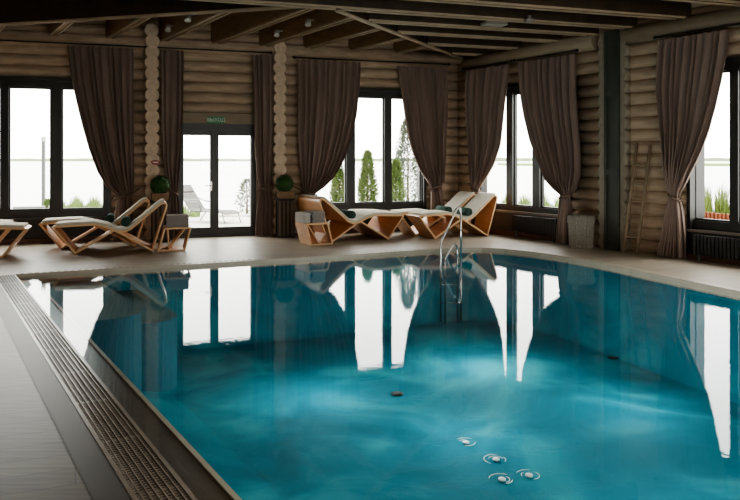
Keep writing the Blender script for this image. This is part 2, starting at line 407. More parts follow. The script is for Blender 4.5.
def beam(a, b, z0, h, w, par=ceil, m=BEAMB, edge=True):
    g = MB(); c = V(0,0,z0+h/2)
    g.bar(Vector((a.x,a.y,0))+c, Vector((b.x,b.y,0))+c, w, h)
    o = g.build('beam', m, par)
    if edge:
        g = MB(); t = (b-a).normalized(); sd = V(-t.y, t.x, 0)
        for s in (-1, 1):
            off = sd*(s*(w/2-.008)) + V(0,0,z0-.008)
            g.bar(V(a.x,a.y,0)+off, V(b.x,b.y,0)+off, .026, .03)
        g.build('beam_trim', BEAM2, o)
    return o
beams = []
for px in (-60, -5, 52, 109, 162, 214, 262, 306, 351, 396):
    p = WA.p(WA.s(px), 0, 0); best = None
    for a, b in ((P1, P2), (P2, PC)):
        q = isect(p, uR, a, b)
        if q and (best is None or q[0] < best): best = q[0]
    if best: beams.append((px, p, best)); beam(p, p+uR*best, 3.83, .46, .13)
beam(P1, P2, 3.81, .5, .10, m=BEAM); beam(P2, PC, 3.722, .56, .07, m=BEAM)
for px in (485, 520, 560, 596, 634, 687, 760, 860):
    p = WR.p(WR.s(px), 0, 0); best = None
    for a, b in ((P2, PC),):
        q = isect(p, uA, a, b)
        if q: best = q[0]
    L = best or 11.0
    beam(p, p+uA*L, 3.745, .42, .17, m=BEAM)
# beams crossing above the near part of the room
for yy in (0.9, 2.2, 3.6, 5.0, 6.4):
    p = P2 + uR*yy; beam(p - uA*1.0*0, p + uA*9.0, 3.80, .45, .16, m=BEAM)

# ------------------------------------------------------------ floors
uL = V(-448/740., 1, 0).normalized()*-1     # along the left pool edge, towards the camera
def lineat(p, Y): return p + uL*((Y-p.y)/uL.y)
GO = fl(135, 500); GI = fl(194.5, 500); PI_ = fl(248.5, 500); BO = fl(93, 500)
far_px = [(135,267.3),(190,264.6),(250,260.8),(300,257.8),(345,255),(400,251.4),(440,248.8),(462,247.8),(482,247.8),(505,249),(530,251.6),(550,254.3),(570,257.4),(595,261.8),(620,266.9),(650,273),(680,279.2),(710,285.3),(740,291.4)]
far = [fl(*p) for p in far_px]
farL = far[0]; dF = (far[6]-far[0]).normalized()
def on_far(p, d):      # intersection of an edge line with the straight far edge
    q = isect(p - d*40, d, farL - dF*20, farL + dF*20); return p - d*40 + d*q[0]
gO, gI, pI, bO = on_far(GO, uL), on_far(GI, uL), on_far(PI_, uL), on_far(BO, uL)
rd = (far[-1]-far[-2]).normalized()
YN = .55
rend = far[-1] + rd*((YN-2.0-far[-1].y)/rd.y)
qW = isect(gO, -dF, AE, NL); LW = gO - dF*qW[0]
gN = lineat(GO, NL.y+.2)
def flat(name, pts, z, m, parent=None, t=0):
    g = MB()
    if t: g.prism([(p.x, p.y) for p in pts], z-t, z)
    else: g.poly([V(p.x, p.y, z) for p in pts])
    return g.build(name, m, parent)
floor = struct(flat('floor', [C0-uA*.3-uR*.3, AE-uR*.3, LW, gO, gI] + far + [rend, RE+uR*.0-uR*.0], 0, DECK))
struct(flat('floor_left', [LW, NL, lineat(GO, NL.y+.1), gO], -.002, PLANK_SHADED))
struct(flat('floor_border', [bO, lineat(BO, NL.y+.1), lineat(GO, NL.y+.1), gO], 0.001, BORDER))
near_a = lineat(GI, YN)
q = isect(near_a, dF, far[-1]-rd*5, far[-1]+rd*40)
near_b = near_a + dF*q[0]
struct(flat('floor_front', [lineat(GO, YN), near_b, near_b+rd*6, lineat(GO, YN)+uL*3.5], .002, DECK))
# door sill floor strip and outside apron handled by ground

# grating along the left edge
g = MB(); wG = (GI-GO); across = dF*1.0
nrm = V(-uL.y, uL.x, 0); nrm = nrm if nrm.x > 0 else -nrm
wid = (GI-GO).dot(nrm); L = (lineat(GO, YN)-gO).length; o0 = gO
for k in range(8):
    d = wid*k/7
    a = o0+nrm*d; wbar = .022 if k in (0,7) else .007
    g.bar(V(a.x,a.y,-.006), V(a.x,a.y,-.006)+uL*L, wbar, .022)
t = .0; i = 0
while t < L:
    w = .03 if i % 25 == 0 else .011
    a = o0+uL*t; g.bar(V(a.x,a.y,-.010), V(a.x,a.y,-.010)+nrm*wid, w, .014, up=V(0,0,1)); t += .030; i += 1
gr = struct(g.build('trim_12', GRATE))
g = MB(); a = o0+V(0,0,-.09); g.hexa([a, a+nrm*wid, a+nrm*wid+uL*L, a+uL*L, a+V(0,0,.05), a+nrm*wid+V(0,0,.05), a+nrm*wid+uL*L+V(0,0,.05), a+uL*L+V(0,0,.05)])
g.build('channel', CHAN, gr)
# coping and slot grating along far and right edges
edge = [gI]+far+[rend]
def offset_in(pts, d):
    out = []
    for i, p in enumerate(pts):
        a = (pts[min(i+1,len(pts)-1)]-pts[max(i-1,0)]).normalized(); out.append(p + V(a.y, -a.x, 0)*d)
    return out
def strip(name, pts, d0, d1, z0, z1, m):
    a = offset_in(pts, d0); b = offset_in(pts, d1); g = MB(); rows = []
    for p, q in zip(a, b): rows.append([g.bm.verts.new(v) for v in ((p.x,p.y,z0),(q.x,q.y,z0),(q.x,q.y,z1),(p.x,p.y,z1))])
    for r, s in zip(rows, rows[1:]):
        for k in range(4): g.bm.faces.new([r[k], r[(k+1)%4], s[(k+1)%4], s[k]])
    g.bm.faces.new(rows[0][::-1]); g.bm.faces.new(rows[-1]); return g.build(name, m)
struct(strip('trim_13', edge, -.10, .03, -.10, .008, COPING))
g = MB(); Lf = (far[7]-gI).length; t = .1
while t < Lf-.3:
    p = gI+dF*t; g.box((p.x, p.y, .010), (.045, .075, .008), aA); t += .09
# slot covers sit on the coping
pts = offset_in([gI, far[6]], -.03); 
for v in g.bm.verts: v.co += V(dF.y, -dF.x, 0)*-.035
struct(g.build('trim_14', mat('slot_grating', (.45,.42,.37), None, .5)))

# ------------------------------------------------------------ pool
WZ = -.035; PD = -1.15
inner = [pI] + [p for p in far if (p-pI).dot(dF) > .2] + [near_b, lineat(PI_, YN)]
water = flat('pool_water', [gI-dF*.0] + far + [near_b, near_a], WZ, WATER)
tag(water, 'still turquoise water filling the indoor swimming pool', 'water')
ins = inner
g = MB(); n = len(ins); cen = sum((V(p.x,p.y,0) for p in ins), V(0,0,0))/n
def ring(k, z): return [g.bm.verts.new(V(cen.x+(p.x-cen.x)*k, cen.y+(p.y-cen.y)*k, z)) for p in ins]
rings = [ring(1,-.06), ring(1,-.45), ring(.955,-.80), ring(.87,-1.05), ring(.78,PD)]
for A_, B_ in zip(rings, rings[1:]):
    for i in range(n):
        f = g.bm.faces.new([A_[i], A_[(i+1)%n], B_[(i+1)%n], B_[i]]); f.smooth = True
g.bm.faces.new(rings[-1])
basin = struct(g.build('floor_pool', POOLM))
g = MB(); g.prism([(p.x,p.y) for p in (gI, lineat(GI,YN), lineat(PI_,YN), pI)], -.16, -.060); struct(g.build('trim_15', STONE))
# lighter rim on the inner ledge edge
g = MB(); a, b = pI, lineat(PI_, YN); g.bar(V(a.x,a.y,-.058), V(b.x,b.y,-.058), .03, .02); struct(g.build('trim_16', COPING))
# corner steps under water
def corner_step(px, py, z, par, rad=.45):
    T = fl(px, py, z); o = V(pI.x, pI.y, 0)
    det = dF.x*uL.y-dF.y*uL.x; e = T-o
    a = (e.x*uL.y-e.y*uL.x)/det; c = (dF.x*e.y-dF.y*e.x)/det
    a += .10; c += .10
    pts = [o+uL*.02, o+dF*a+uL*.02]
    for k in range(9):
        t = k/8*PI/2; pts.append(o + dF*(a-rad+rad*math.cos(t)) + uL*(c-rad+rad*math.sin(t)))
    pts.append(o+uL*c); g = MB(); g.prism([(p.x,p.y) for p in pts], PD, z); g.bm.normal_update()
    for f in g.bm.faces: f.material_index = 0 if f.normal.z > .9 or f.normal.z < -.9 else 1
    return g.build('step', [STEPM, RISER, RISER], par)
st = bpy.data.objects.new('pool_steps', None); COL.objects.link(st); st.location=(0,0,0); tag(st, 'rounded turquoise steps under the water at the far left pool corner', 'steps')
corner_step(139, 315, -.14, st); corner_step(176, 319, -.32, st)
# floor drains
for i, (px, py, l) in enumerate(((397,394,'small dark round drain on the pool floor at the middle of the pool'),(613,358,'small dark drain on the pool floor nearer the right edge'))):
    p = fl(px, py, PD+.01); g = MB(); g.lathe([(.07,0),(.07,.01),(.05,.014),(.001,.014)], p, 16); tag(g.build('floor_drain', BLACK), l, 'drain', 'pool floor drains')

# handrails rising from the water
def arc(pts, r=.05, n=4):
    out = [Vector(pts[0])]
    for i in range(1, len(pts)-1):
        p = Vector(pts[i]); a = (Vector(pts[i-1])-p); b = (Vector(pts[i+1])-p); k = min(r, a.length*.45, b.length*.45)
        s, e = p+a.normalized()*k, p+b.normalized()*k
        for j in range(n+1):
            t = j/n; out.append(s*(1-t)**2+p*2*t*(1-t)+e*t*t)
    out.append(Vector(pts[-1])); return out
rail = empty('pool_handrail', (1.3, 12.1, 0), 0, 'tall chrome tube handrail rising from the pool in front of the loungers', 'handrail')
def P3(px, py, Y): return V((px-CX)/F*Y, Y, H-(py-HY)/F*Y)
def local(pts, o): return [p-Vector(o) for p in pts]
g = MB(); g.tube(local(arc([V(1.15,12.05,-1.1), P3(441,255,12.05), P3(440.5,243,12.05), P3(459,205.5,12.15), P3(461,214,12.15), V(P3(461,250,12.15).x,12.15,-1.1)], .07), rail.location), .017, 10); g.build('rail', CHROME, rail)
g = MB(); g.tube(local(arc([V(1.21,11.9,-1.1), P3(445,259,11.9), P3(454.5,243,11.95), P3(457.5,248,12.0), V(P3(457.5,258,12.0).x,12.0,-1.1)], .05), rail.location), .015, 10); g.build('rail', CHROME, rail)
for z in (-.5,-.8):
    g = MB(); g.bar(V(-.16,-.02,z), V(.16,.03,z), .05, .02); g.build('tread', CHROME, rail)

# ------------------------------------------------------------ curtains
def interp(pts, z):
    pts = sorted(pts, key=lambda p: p[1])
    if z <= pts[0][1]: return pts[0][0]
    if z >= pts[-1][1]: return pts[-1][0]
    for (s0, z0), (s1, z1) in zip(pts, pts[1:]):
        if z0 <= z <= z1:
            t = (z-z0)/(z1-z0) if z1 > z0 else 0; return s0+(s1-s0)*t
def curtain(W, Lp, Rp, zt, tie_py, folds, label, tside):
    D = .165
    L_ = [W.sz(x, y, D) for x, y in Lp]; R_ = [W.sz(x, y, D) for x, y in Rp]
    cx, cy = (Lp[0][0]+Rp[0][0])/2, 0
    tz = W.sz(Lp[5][0], tie_py, D)[1]
    base = W.p((L_[0][0]+R_[0][0])/2, D, 0)
    rnd = random.Random(int(Lp[0][0])); ph = [rnd.uniform(-.35,.35) for _ in range(40)]; am = [rnd.uniform(.45,1.35) for _ in range(40)]; wd = [rnd.uniform(-.25,.25) for _ in range(40)]
    bm = bmesh.new(); NU = folds*12; NZ = 90; grid = []
    wtop = abs(L_[0][0]-R_[0][0])
    for j in range(NZ+1):
        z = .015 + (zt-.015)*(j/NZ); row = []
        a, b = interp(L_, z), interp(R_, z)
        w = abs(a-b); comp = w/wtop
        tk = math.exp(-((z-tz)/.10)**2)
        for i in range(NU+1):
            u = i/NU; f = u*folds; k = int(min(f, folds-1)); nb = min(k+1, 39)
            fr_ = f-k; phase = 2*PI*f + ph[k]*(1-fr_)+ph[nb]*fr_
            A = (.042+.040*(1-comp))*(am[k]*(1-fr_)+am[nb]*fr_)
            A *= (1-.55*tk); 
            top = max(0, (z-(zt-.12))/.12)
            A *= (1-.45*top)
            # belly: cloth hangs lower in the middle of a swag
            d = D + A*math.sin(phase) + .25*A*math.sin(2*phase+1.3) + .02*math.sin(z*3+ph[3])
            s = a+(b-a)*u + (.35*A*math.cos(phase)+.03*math.sin(2.1*u*folds+z*.6+ph[5]*9)*comp*math.sin(PI*u))*(1 if b > a else -1)
            zz = z
            if j == NZ: zz += .012*math.cos(phase)
            q = W.p(s, max(d, .06), zz) - base; row.append(bm.verts.new(q))
        grid.append(row)
    for r0, r1 in zip(grid, grid[1:]):
        for i in range(NU):
            f = bm.faces.new([r0[i], r0[i+1], r1[i+1], r1[i]]); f.smooth = True
    root = empty('curtain', base, 0, label, 'curtain', 'brown velvet curtains of the pool hall')
    me = bpy.data.meshes.new('drape'); bm.to_mesh(me); bm.free(); link('drape', me, CURT, root)
    # tieback: ring of cord round the gathered cloth and back to the wall
    a, b = interp(L_, tz), interp(R_, tz); g = MB(); pts = []
    lo, hi = min(a, b)-.03, max(a, b)+.03
    for i in range(17):
        t = i/16*2*PI; sgn = 1 if tside > 0 else -1
        sc = (lo+hi)/2 + (hi-lo)/2*math.cos(t)
        pts.append(W.p(sc, D+.085*math.sin(t), tz + .05*math.cos(t)*sgn)-base)
    g.tube(pts, .016, 8)
    e = hi if tside > 0 else lo
    g.tube([W.p(e, D, tz+.05)-base, W.p(e+(.12 if tside > 0 else -.12), .03, tz+.13)-base], .012, 8)
    g.build('tieback', TIE, root)
    return root
CL = [
 (WA,[(67,51),(71,80),(75,100),(81,125),(88,150),(97,172),(106,186),(115,194),(118,198),(115,215),(113,242)],[(133,51),(133,120),(133.5,170),(133,190),(131,197),(133,215),(134,240)],3.64,196,10,'brown curtain swept right over the far left window, beside the left lounger pair',-1),
 (WA,[(160,53),(160,120),(162,160),(166,180),(169,188),(170,194),(168,215),(167,239)],[(183,53),(182,120),(180.5,150),(178,175),(176.5,192),(178,210),(179,239)],3.64,192,4,'narrow brown curtain hanging at the left of the glass double door',1),
 (WA,[(252,57),(253,120),(254,155),(256,175),(258,186),(258,190),(256,205),(254.5,220),(254,238)],[(273,57),(273,130),(272.5,165),(271,180),(270.5,188),(272.5,200),(274,237)],3.62,188,4,'narrow brown curtain hanging at the right of the glass double door',-1),
 (WA,[(297,62),(297,130),(299,165),(301,180),(302,186),(303,193),(301,210),(299,234)],[(360,64),(358,90),(355.5,115),(350,140),(343,160),(333,177),(322,188),(314,194),(312,198),(314,215),(316,234)],3.57,193,10,'brown curtain swept left beside the window with conifers, behind towel table',1),
 (WA,[(397,67),(400,90),(403,112),(407,135),(412,153),(419,170),(427,181),(431,187),(431,205),(430,230)],[(447,68),(447,120),(446,160),(444,178),(441,187),(443,200),(445,230)],3.52,187,8,'brown curtain swept right over the conifer window, left of the room corner',-1),
 (WR,[(465,70),(466,120),(468,160),(471,178),(473,186),(473,190),(471,205),(470,230)],[(509,65),(507,90),(503,120),(499,145),(492,165),(485,178),(479,188),(479,194),(483,210),(485,232)],3.45,190,8,'brown curtain swept left, just right of the log corner behind lounger heads',-1),
 (WR,[(517,62),(520,90),(524,115),(529,140),(536,160),(545,180),(556,191),(561,195),(560,215),(557,243)],[(575,53),(577,100),(579,150),(579,175),(575,190),(570,197),(570,205),(569,225),(568,243)],3.45,195,9,'brown curtain swept right, its foot beside the wicker basket',1),
 (WR,[(657,40),(657,90),(660,130),(663,165),(668,185),(671,196),(669,210),(664,235),(659,256)],[(727,32),(725,55),(721,80),(715,105),(707,130),(698,152),(688,172),(679,191),(678,198),(681,215),(683,235),(683,254)],3.45,197,10,'brown curtain hanging rightmost, beside the wooden ladder',-1),
]
for c in CL: curtain(*c)
# curtain rods
def rod(W, a, b, z, label):
    s0, s1 = sorted((W.s(a,.15), W.s(b,.15))); o = W.p((s0+s1)/2, .15, z)
    r = empty('curtain_rod', o, 0, label, 'curtain rod')
    g = MB(); g.tube([W.p(s0,.15,z)-o, W.p(s1,.15,z)-o], .014, 10); g.build('pole', BLACK, r)
    for s in (s0, s1):
        g = MB(); q = W.p(s,.15,z)-o; g.lathe([(.004,-.03),(.026,-.018),(.032,0),(.026,.018),(.004,.03)], q, 12); g.build('finial', BLACK, r)
    n = max(2, int((s1-s0)/2.2)+1)
    for i in range(n):
        s = s0+.06+(s1-s0-.12)*i/(n-1); g = MB(); g.tube([W.p(s,.0,z)-o, W.p(s,.15,z)-o], .010, 8); g.build('bracket', BLACK, r)
rod(WA, -60, 271, 3.685, 'long thin black curtain rod above the left window and glass door')
rod(WA, 294, 449, 3.615, 'black curtain rod above the window with conifers')
rod(WR, 463, 511, 3.492, 'short black curtain rod next to the log corner')
rod(WR, 514, 577, 3.495, 'short black curtain rod left of the dark green pillar')
rod(WR, 655, 900, 3.495, 'black curtain rod right of the dark green pillar')

# ------------------------------------------------------------ loungers
def lounger(loc, rz, label):
    r = empty('wooden_lounger', loc, rz, label, 'lounger', 'zigzag plywood loungers by the pool')
    head = [(1.65,.775),(1.69,.803),(1.73,.812),(1.76,.797),(1.77,.765),(1.763,.73)]
    path = [(.93,.37),(.34,.018),(.0,.44),(.02,.452),(.62,.475),(.80,.43),(.98,.35),(1.10,.345),(1.20,.39)]+head+[(1.54,.018),(1.00,.345)]
    g = MB(); g.ribbon(path, .032, -.275, .275); fr_ = g.build('frame', [PLY, PLYE], r, bevel=.003)
    pp = [(.03,.485),(.30,.500),(.62,.508),(.80,.465),(.97,.386),(1.09,.380),(1.18,.418),(1.635,.800),(1.685,.834),(1.735,.843)]
    g = MB(); g.ribbon(pp, .042, -.262, .262); g.build('mattress', PAD, r, bevel=.008)
    return r
def place(px, py, ax, rz_deg, side):
    """world origin of a lounger whose near edge touches the floor at a pixel (local x=ax)"""
    rz = math.radians(rz_deg); X = V(math.cos(rz), math.sin(rz), 0); Yl = V(-math.sin(rz), math.cos(rz), 0)
    p = fl(px, py); return p - X*ax + Yl*(.275*side), rz, X, Yl
def roll_towel(l, ax, z, yo, label, r=.075, ln=.44):
    X = V(math.cos(l[1]), math.sin(l[1]), 0); Yl = V(-math.sin(l[1]), math.cos(l[1]), 0)
    o = l[0] + X*ax + Yl*yo
    g = MB(); pts = []; n = 60; 
    prof = []
    for i in range(n):
        t = i/n*2*PI*3; rr = r*(.3+.7*i/n); prof.append((rr*math.cos(t), rr*math.sin(t)))
    g.tube([V(0,-ln/2,0), V(0,-ln/2+.012,0), V(0,ln/2-.012,0), V(0,ln/2,0)], [r-.012, r, r, r-.012], 20)
    # visible spiral of the roll at both ends
    for s in (-1, 1): g.tube([V(q[0]*.93, s*(ln/2+.001), q[1]*.93) for q in prof[6:]], .006, 5)
    t = g.build('rolled_towel', GREENT); t.location = V(o.x, o.y, z); t.rotation_euler = (0,0,l[1])
    return tag(t, label, 'towel', 'rolled green towels on the loungers')
l1, r1, X1, Y1 = place(75.5, 254.3, .34, 17, 1)
L1 = lounger(l1, r1, 'lounger nearest the pool of the left pair, its foot pointing left')
L2 = copy_thing(L1, l1+Y1*.70 - X1*.28, r1, 'lounger behind its twin in the left pair, next to the window')
l3, r3, X3, Y3 = place(1.5, 258.3, .34, 197, -1)
L3 = copy_thing(L1, l3, r3, 'lounger cut off by the left edge of the photo, pool side of its pair')
L4 = copy_thing(L1, l3-Y3*.70+X3*.33, r3, 'lounger cut off by the left edge of the photo, window side of its pair')
l5, r5, X5, Y5 = place(337, 242.6, 1.54, 208, -1); l5 = l5 + X5*.11
L5 = copy_thing(L1, l5, r5, 'lounger with its back to the towel table, pool side of its pair')
L6 = copy_thing(L1, l5-Y5*.60-X5*.035, r5, 'lounger with its back by the slatted plant stand, window side of its pair')
l7, r7, X7, Y7 = place(435.5, 239.2, .34, 25, 1)
L7 = copy_thing(L1, l7, r7, 'rightmost lounger, pool side, its head raised towards the right wall')
L8 = copy_thing(L1, l7+Y7*.58-X7*.115, r7, 'lounger in the room corner behind the rightmost lounger')
roll_towel((l1,r1), 1.115, .505, -.08, 'rolled green towel on the pool side lounger of the left pair')
roll_towel((l1+Y1*.7-X1*.28,r1), 1.115, .505, -.08, 'rolled green towel on the window side lounger of the left pair')
roll_towel((l5,r5), 1.115, .505, .08, 'rolled dark green towel on the lounger beside the towel table')
roll_towel((l5-Y5*.60-X5*.035,r5), 1.115, .505, .08, 'rolled dark green towel on the window side lounger of the middle pair')
roll_towel((l7,r7), 1.115, .505, -.05, 'rolled green towel on the rightmost lounger')
roll_towel((l7+Y7*.58-X7*.115,r7), 1.115, .505, -.05, 'rolled green towel on the corner lounger')

# side tables with towels
def side_table(loc, rz, label, lean=-1):
    r = empty('side_table', loc, rz, label, 'table', 'small plywood side tables')
    g = MB(); b = .10*lean
    g.ribbon([(.0,.385),(b,.017),(b+.42,.017),(.42,.385),(.0,.385)], .03, -.24, .24); g.build('frame', [PLY, PLYE], r, bevel=.003)
    g = MB(); g.ribbon([(.05,.37),(b+.17,.03),(b+.30,.20),(.33,.37)], .018, -.20, .20); g.build('brace', [PLY, PLYE], r)
    return r
def towel_stack(loc, rz, label, n, w, d, m, th=.05):
    X = V(math.cos(rz), math.sin(rz), 0)
    for i in range(n):
        g = MB(); h = th
        ww, dd = w-.012*(i%2), d-.01*((i+1)%2)
        pts = []
        g.ribbon([(-ww/2, h*.25), (ww/2-h*.3, h*.25), (ww/2-.004, h*.5), (ww/2-h*.3, h*.75), (-ww/2, h*.75)], h*.46, -dd/2, dd/2)
        o = g.build('folded_towel', m, bevel=.004); o.location = Vector(loc)+V(0,0,i*h+.003); o.rotation_euler = (0,0,rz+.02*math.sin(i*2.3))
        tag(o, label % ['bottom','second from the bottom','third from the bottom','top'][min(i if i < n-1 else 3, 3)], 'towel', 'folded towels on the side tables')
t1, tr1, tX, tY = place(155, 250.5, 0, 17, 1)
t1 = fl(160.5, 252.0) + tY*.25 + tX*.07; 
side_table(t1, tr1, 'small plywood side table right of the left lounger pair')
towel_stack(t1+tX*.21+V(0,0,.402), tr1, '%s grey folded towel of the stack beside the left loungers', 4, .37, .38, TOWELG, .048)
t2b = fl(311.5, 244.2); rz2 = math.radians(29); X2 = V(math.cos(rz2), math.sin(rz2), 0); Y2 = V(-math.sin(rz2), math.cos(rz2), 0)
t2 = t2b + Y2*.25 - X2*.10 - Y2*.23 - X2*.10
side_table(t2, rz2, 'small plywood side table left of the middle loungers', lean=1)
towel_stack(t2+X2*.245-Y2*.05+V(0,0,.402), rz2, '%s grey folded towel of the stack beside the middle loungers', 4, .25, .38, TOWELG, .05)
towel_stack(t2+X2*.035-Y2*.0+V(0,0,.402), rz2, '%s white folded towel of the narrow stack beside the middle loungers', 3, .13, .40, TOWELW, .06)

# plants on slatted stands
def foliage_ball(r, n, seed, parent, name='foliage', m=LEAF):
    rnd = random.Random(seed); bm = bmesh.new()
    bmesh.ops.create_icosphere(bm, subdivisions=3, radius=r*.9)
    for i in range(n):
        z = rnd.uniform(-1,1); t = rnd.uniform(0, 2*PI); q = math.sqrt(1-z*z); d = V(q*math.cos(t), q*math.sin(t), z)
        c = d*r*rnd.uniform(.88,1.05); a = (d+V(rnd.uniform(-.8,.8),rnd.uniform(-.8,.8),rnd.uniform(-.8,.8))).normalized(); b_ = a.orthogonal().normalized(); cc = a.cross(b_); s = r*.085
        vs = [bm.verts.new(c+b_*s), bm.verts.new(c+cc*s*.6), bm.verts.new(c-b_*s), bm.verts.new(c-cc*s*.6)]; bm.faces.new(vs)
    me = bpy.data.meshes.new(name); bm.to_mesh(me); bm.free(); return link(name, me, m, parent)
def plant_and_stand(loc, rz, lab1, lab2, seed):
    s = empty('plant_stand', loc, rz, lab2, 'stand', 'slatted plant stands')
    g = MB(); g.box((0,0,.375),(.30,.26,.73)); g.box((0,0,.755),(.36,.32,.03)); g.box((0,0,.02),(.34,.30,.04)); g.build('cabinet', STANDD, s)
    for i in range(4):
        g = MB(); g.box((-.12+.08*i, -.14, .385), (.035,.02,.68)); g.build('slat', STANDL, s)
        g = MB(); g.box((.16, -.09+.06*i, .385), (.02,.03,.68)); g.build('slat', STANDL, s)
    p = empty('potted_topiary', Vector(loc)+V(0,0,.771), rz, lab1, 'plant', 'ball topiaries in wooden planters')
    g = MB(); g.hexa([V(-.14,-.14,0),V(.14,-.14,0),V(.14,.14,0),V(-.14,.14,0),V(-.165,-.165,.14),V(.165,-.165,.14),V(.165,.165,.14),V(-.165,.165,.14)]); g.build('planter', POTW, p, bevel=.006)
    f = foliage_ball(.175, 1500, seed, p); f.location = (0,0,.29)
    g = MB(); g.tube([V(0,0,.13),V(0,0,.2)], .02); g.build('stem', TRUNK, p)
plant_and_stand(WA.p(WA.s(160,.45), .45, 0), aA, 'ball topiary in a wooden planter behind the left lounger pair', 'plant stand hidden behind the left loungers by the red sign', 3)
plant_and_stand(WA.p(WA.s(284.5,.43), .43, 0), aA, 'ball topiary in a wooden planter right of the glass door', 'dark slatted plant stand right of the glass door', 9)

# wicker basket
bp_ = WR.p(WR.s(581,.30),.30,0)
bk = empty('wicker_basket', bp_, 0, 'pale wicker laundry basket with lid beside the curtain and dark pillar', 'basket')
def weave(prof, name):
    g = MB(); n = 48; rings = []
    for j, (r, z) in enumerate(prof):
        rings.append([g.bm.verts.new(V((r+.008*(1 if k%2 else -1)+.003*(j%2))*math.cos(2*PI*k/n), (r+.008*(1 if k%2 else -1)+.003*(j%2))*math.sin(2*PI*k/n), z)) for k in range(n)])
    for a, b in zip(rings, rings[1:]):
        for k in range(n): g.bm.faces.new([a[k], a[(k+1)%n], b[(k+1)%n], b[k]])
    g.bm.faces.new(rings[0][::-1]); g.bm.faces.new(rings[-1]); return g.build(name, WICKER, bk)
weave([(.195+.02*i/20, .0+.44*i/20) for i in range(21)], 'body')
weave([(.228,.43),(.230,.45),(.230,.48),(.230,.51),(.226,.54),(.20,.565),(.10,.575),(.02,.58)], 'lid')

# ladder leaning on the right wall
ld = empty('wooden_ladder', fl(630, 253.3), 0, 'rustic wooden ladder leaning on the log wall right of the dark pillar', 'ladder')
oL = ld.location
b0, b1 = fl(623.5,253.2), fl(636.5,254.0)
t0 = WR.p(WR.s(637,.06),.06,0); t1_ = WR.p(WR.s(650.5,.06),.06,0)
def zat(q, py): return H-(py-HY)/F*q.y
t0.z = zat(t0,143); t1_.z = zat(t1_,144.5)
b0.z = b1.z = .02
for a, b in ((b0,t0),(b1,t1_)):
    g = MB(); g.tube([a-oL-V(0,0,.0), (a+b)/2-oL+V(.006,0,0), b-oL], [.030,.027,.024], 10); g.build('rail', LADW, ld)
for k in range(5):
    f = .12+.165*k+.02; a = b0.lerp(t0, f); b = b1.lerp(t1_, f); g = MB(); g.tube([a-oL, b-oL], .020, 8); g.build('rung', LADW, ld)

# radiators
def radiator(W, a, b, z0, z1, d, label, step=.055):
    s0, s1 = sorted((W.s(a,d), W.s(b,d))); o = W.p((s0+s1)/2, d, 0)
    r = empty('radiator', o, 0, label, 'radiator')
    n = int((s1-s0)/step)
    for i in range(min(n, 60)):
        s = s0+(s1-s0)*(i+.5)/min(n,60); w = (s1-s0)/min(n,60)*.72
        g = MB(); q = []
        for aa, dd, zz in ((-w/2,-.035,z0),(w/2,-.035,z0),(w/2,.035,z0),(-w/2,.035,z0),(-w/2,-.035,z1),(w/2,-.035,z1),(w/2,.035,z1),(-w/2,.035,z1)): q.append(W.p(s+aa, d+dd, zz)-o)
        g.hexa(q); g.build('fin', RADM, r)
    g = MB()
    for z in (z0+.04, z1-.04): g.tube([W.p(s0,d,z)-o, W.p(s1,d,z)-o], .018, 8)
    for s in (s0+.08, s1-.08): g.bar(W.p(s,d,0)-o, W.p(s,d,z0+.04)-o, .03, .03)
    g.build('pipe', RADM, r)
radiator(WR, 513, 557, .14, .44, .17, 'black finned radiator under the window left of the basket')
radiator(WR, 694, 800, .10, .40, .17, 'long black radiator under the window right of the ladder', .06)

# signs
sA, sz_ = WA.sz(216, 120, .06); o = WA.p(sA, .045, sz_)
sg = empty('exit_sign', o, aA, 'green exit sign with white letters on the board above the door', 'sign')
g = MB(); g.box((0,0,0),(.33,.03,.13)); g.build('panel', SIGNG, sg, bevel=.004)
def text_mesh(txt, size, name, m, parent, loc, rot):
    cu = bpy.data.curves.new(name, 'FONT'); cu.body = txt; cu.size = size; cu.align_x = 'CENTER'; cu.align_y = 'CENTER'; cu.extrude = .002
    ob = bpy.data.objects.new(name+'_tmp', cu); COL.objects.link(ob); bpy.context.view_layer.update()
    dg = bpy.context.evaluated_depsgraph_get(); me = bpy.data.meshes.new_from_object(ob.evaluated_get(dg)); bpy.data.objects.remove(ob); bpy.data.curves.remove(cu)
    o = link(name, me, m, parent); o.location = loc; o.rotation_euler = rot; return o
text_mesh('ВЫХОД', .095, 'lettering', WHITEP, sg, (0,-.018,0), (PI/2,0,0))
sB, sz2 = WA.sz(155.5, 162.3, .26); o = WA.p(sB, .245, sz2)
sg = empty('wall_sign', o, aA, 'small red oval sign on the log ends above the left topiary', 'sign')
g = MB(); n = 20; a = [g.bm.verts.new(V(.085*math.cos(2*PI*k/n), 0, .045*math.sin(2*PI*k/n))) for k in range(n)]; b = [g.bm.verts.new(v.co+V(0,-.01,0)) for v in a]
g.bm.faces.new(a); g.bm.faces.new(b[::-1])
for k in range(n): g.bm.faces.new([a[k],a[(k+1)%n],b[(k+1)%n],b[k]])
g.build('plate', REDP, sg)
g = MB(); g.box((0,-.013,0),(.10,.004,.014)); g.build('bar', WHITEP, sg)

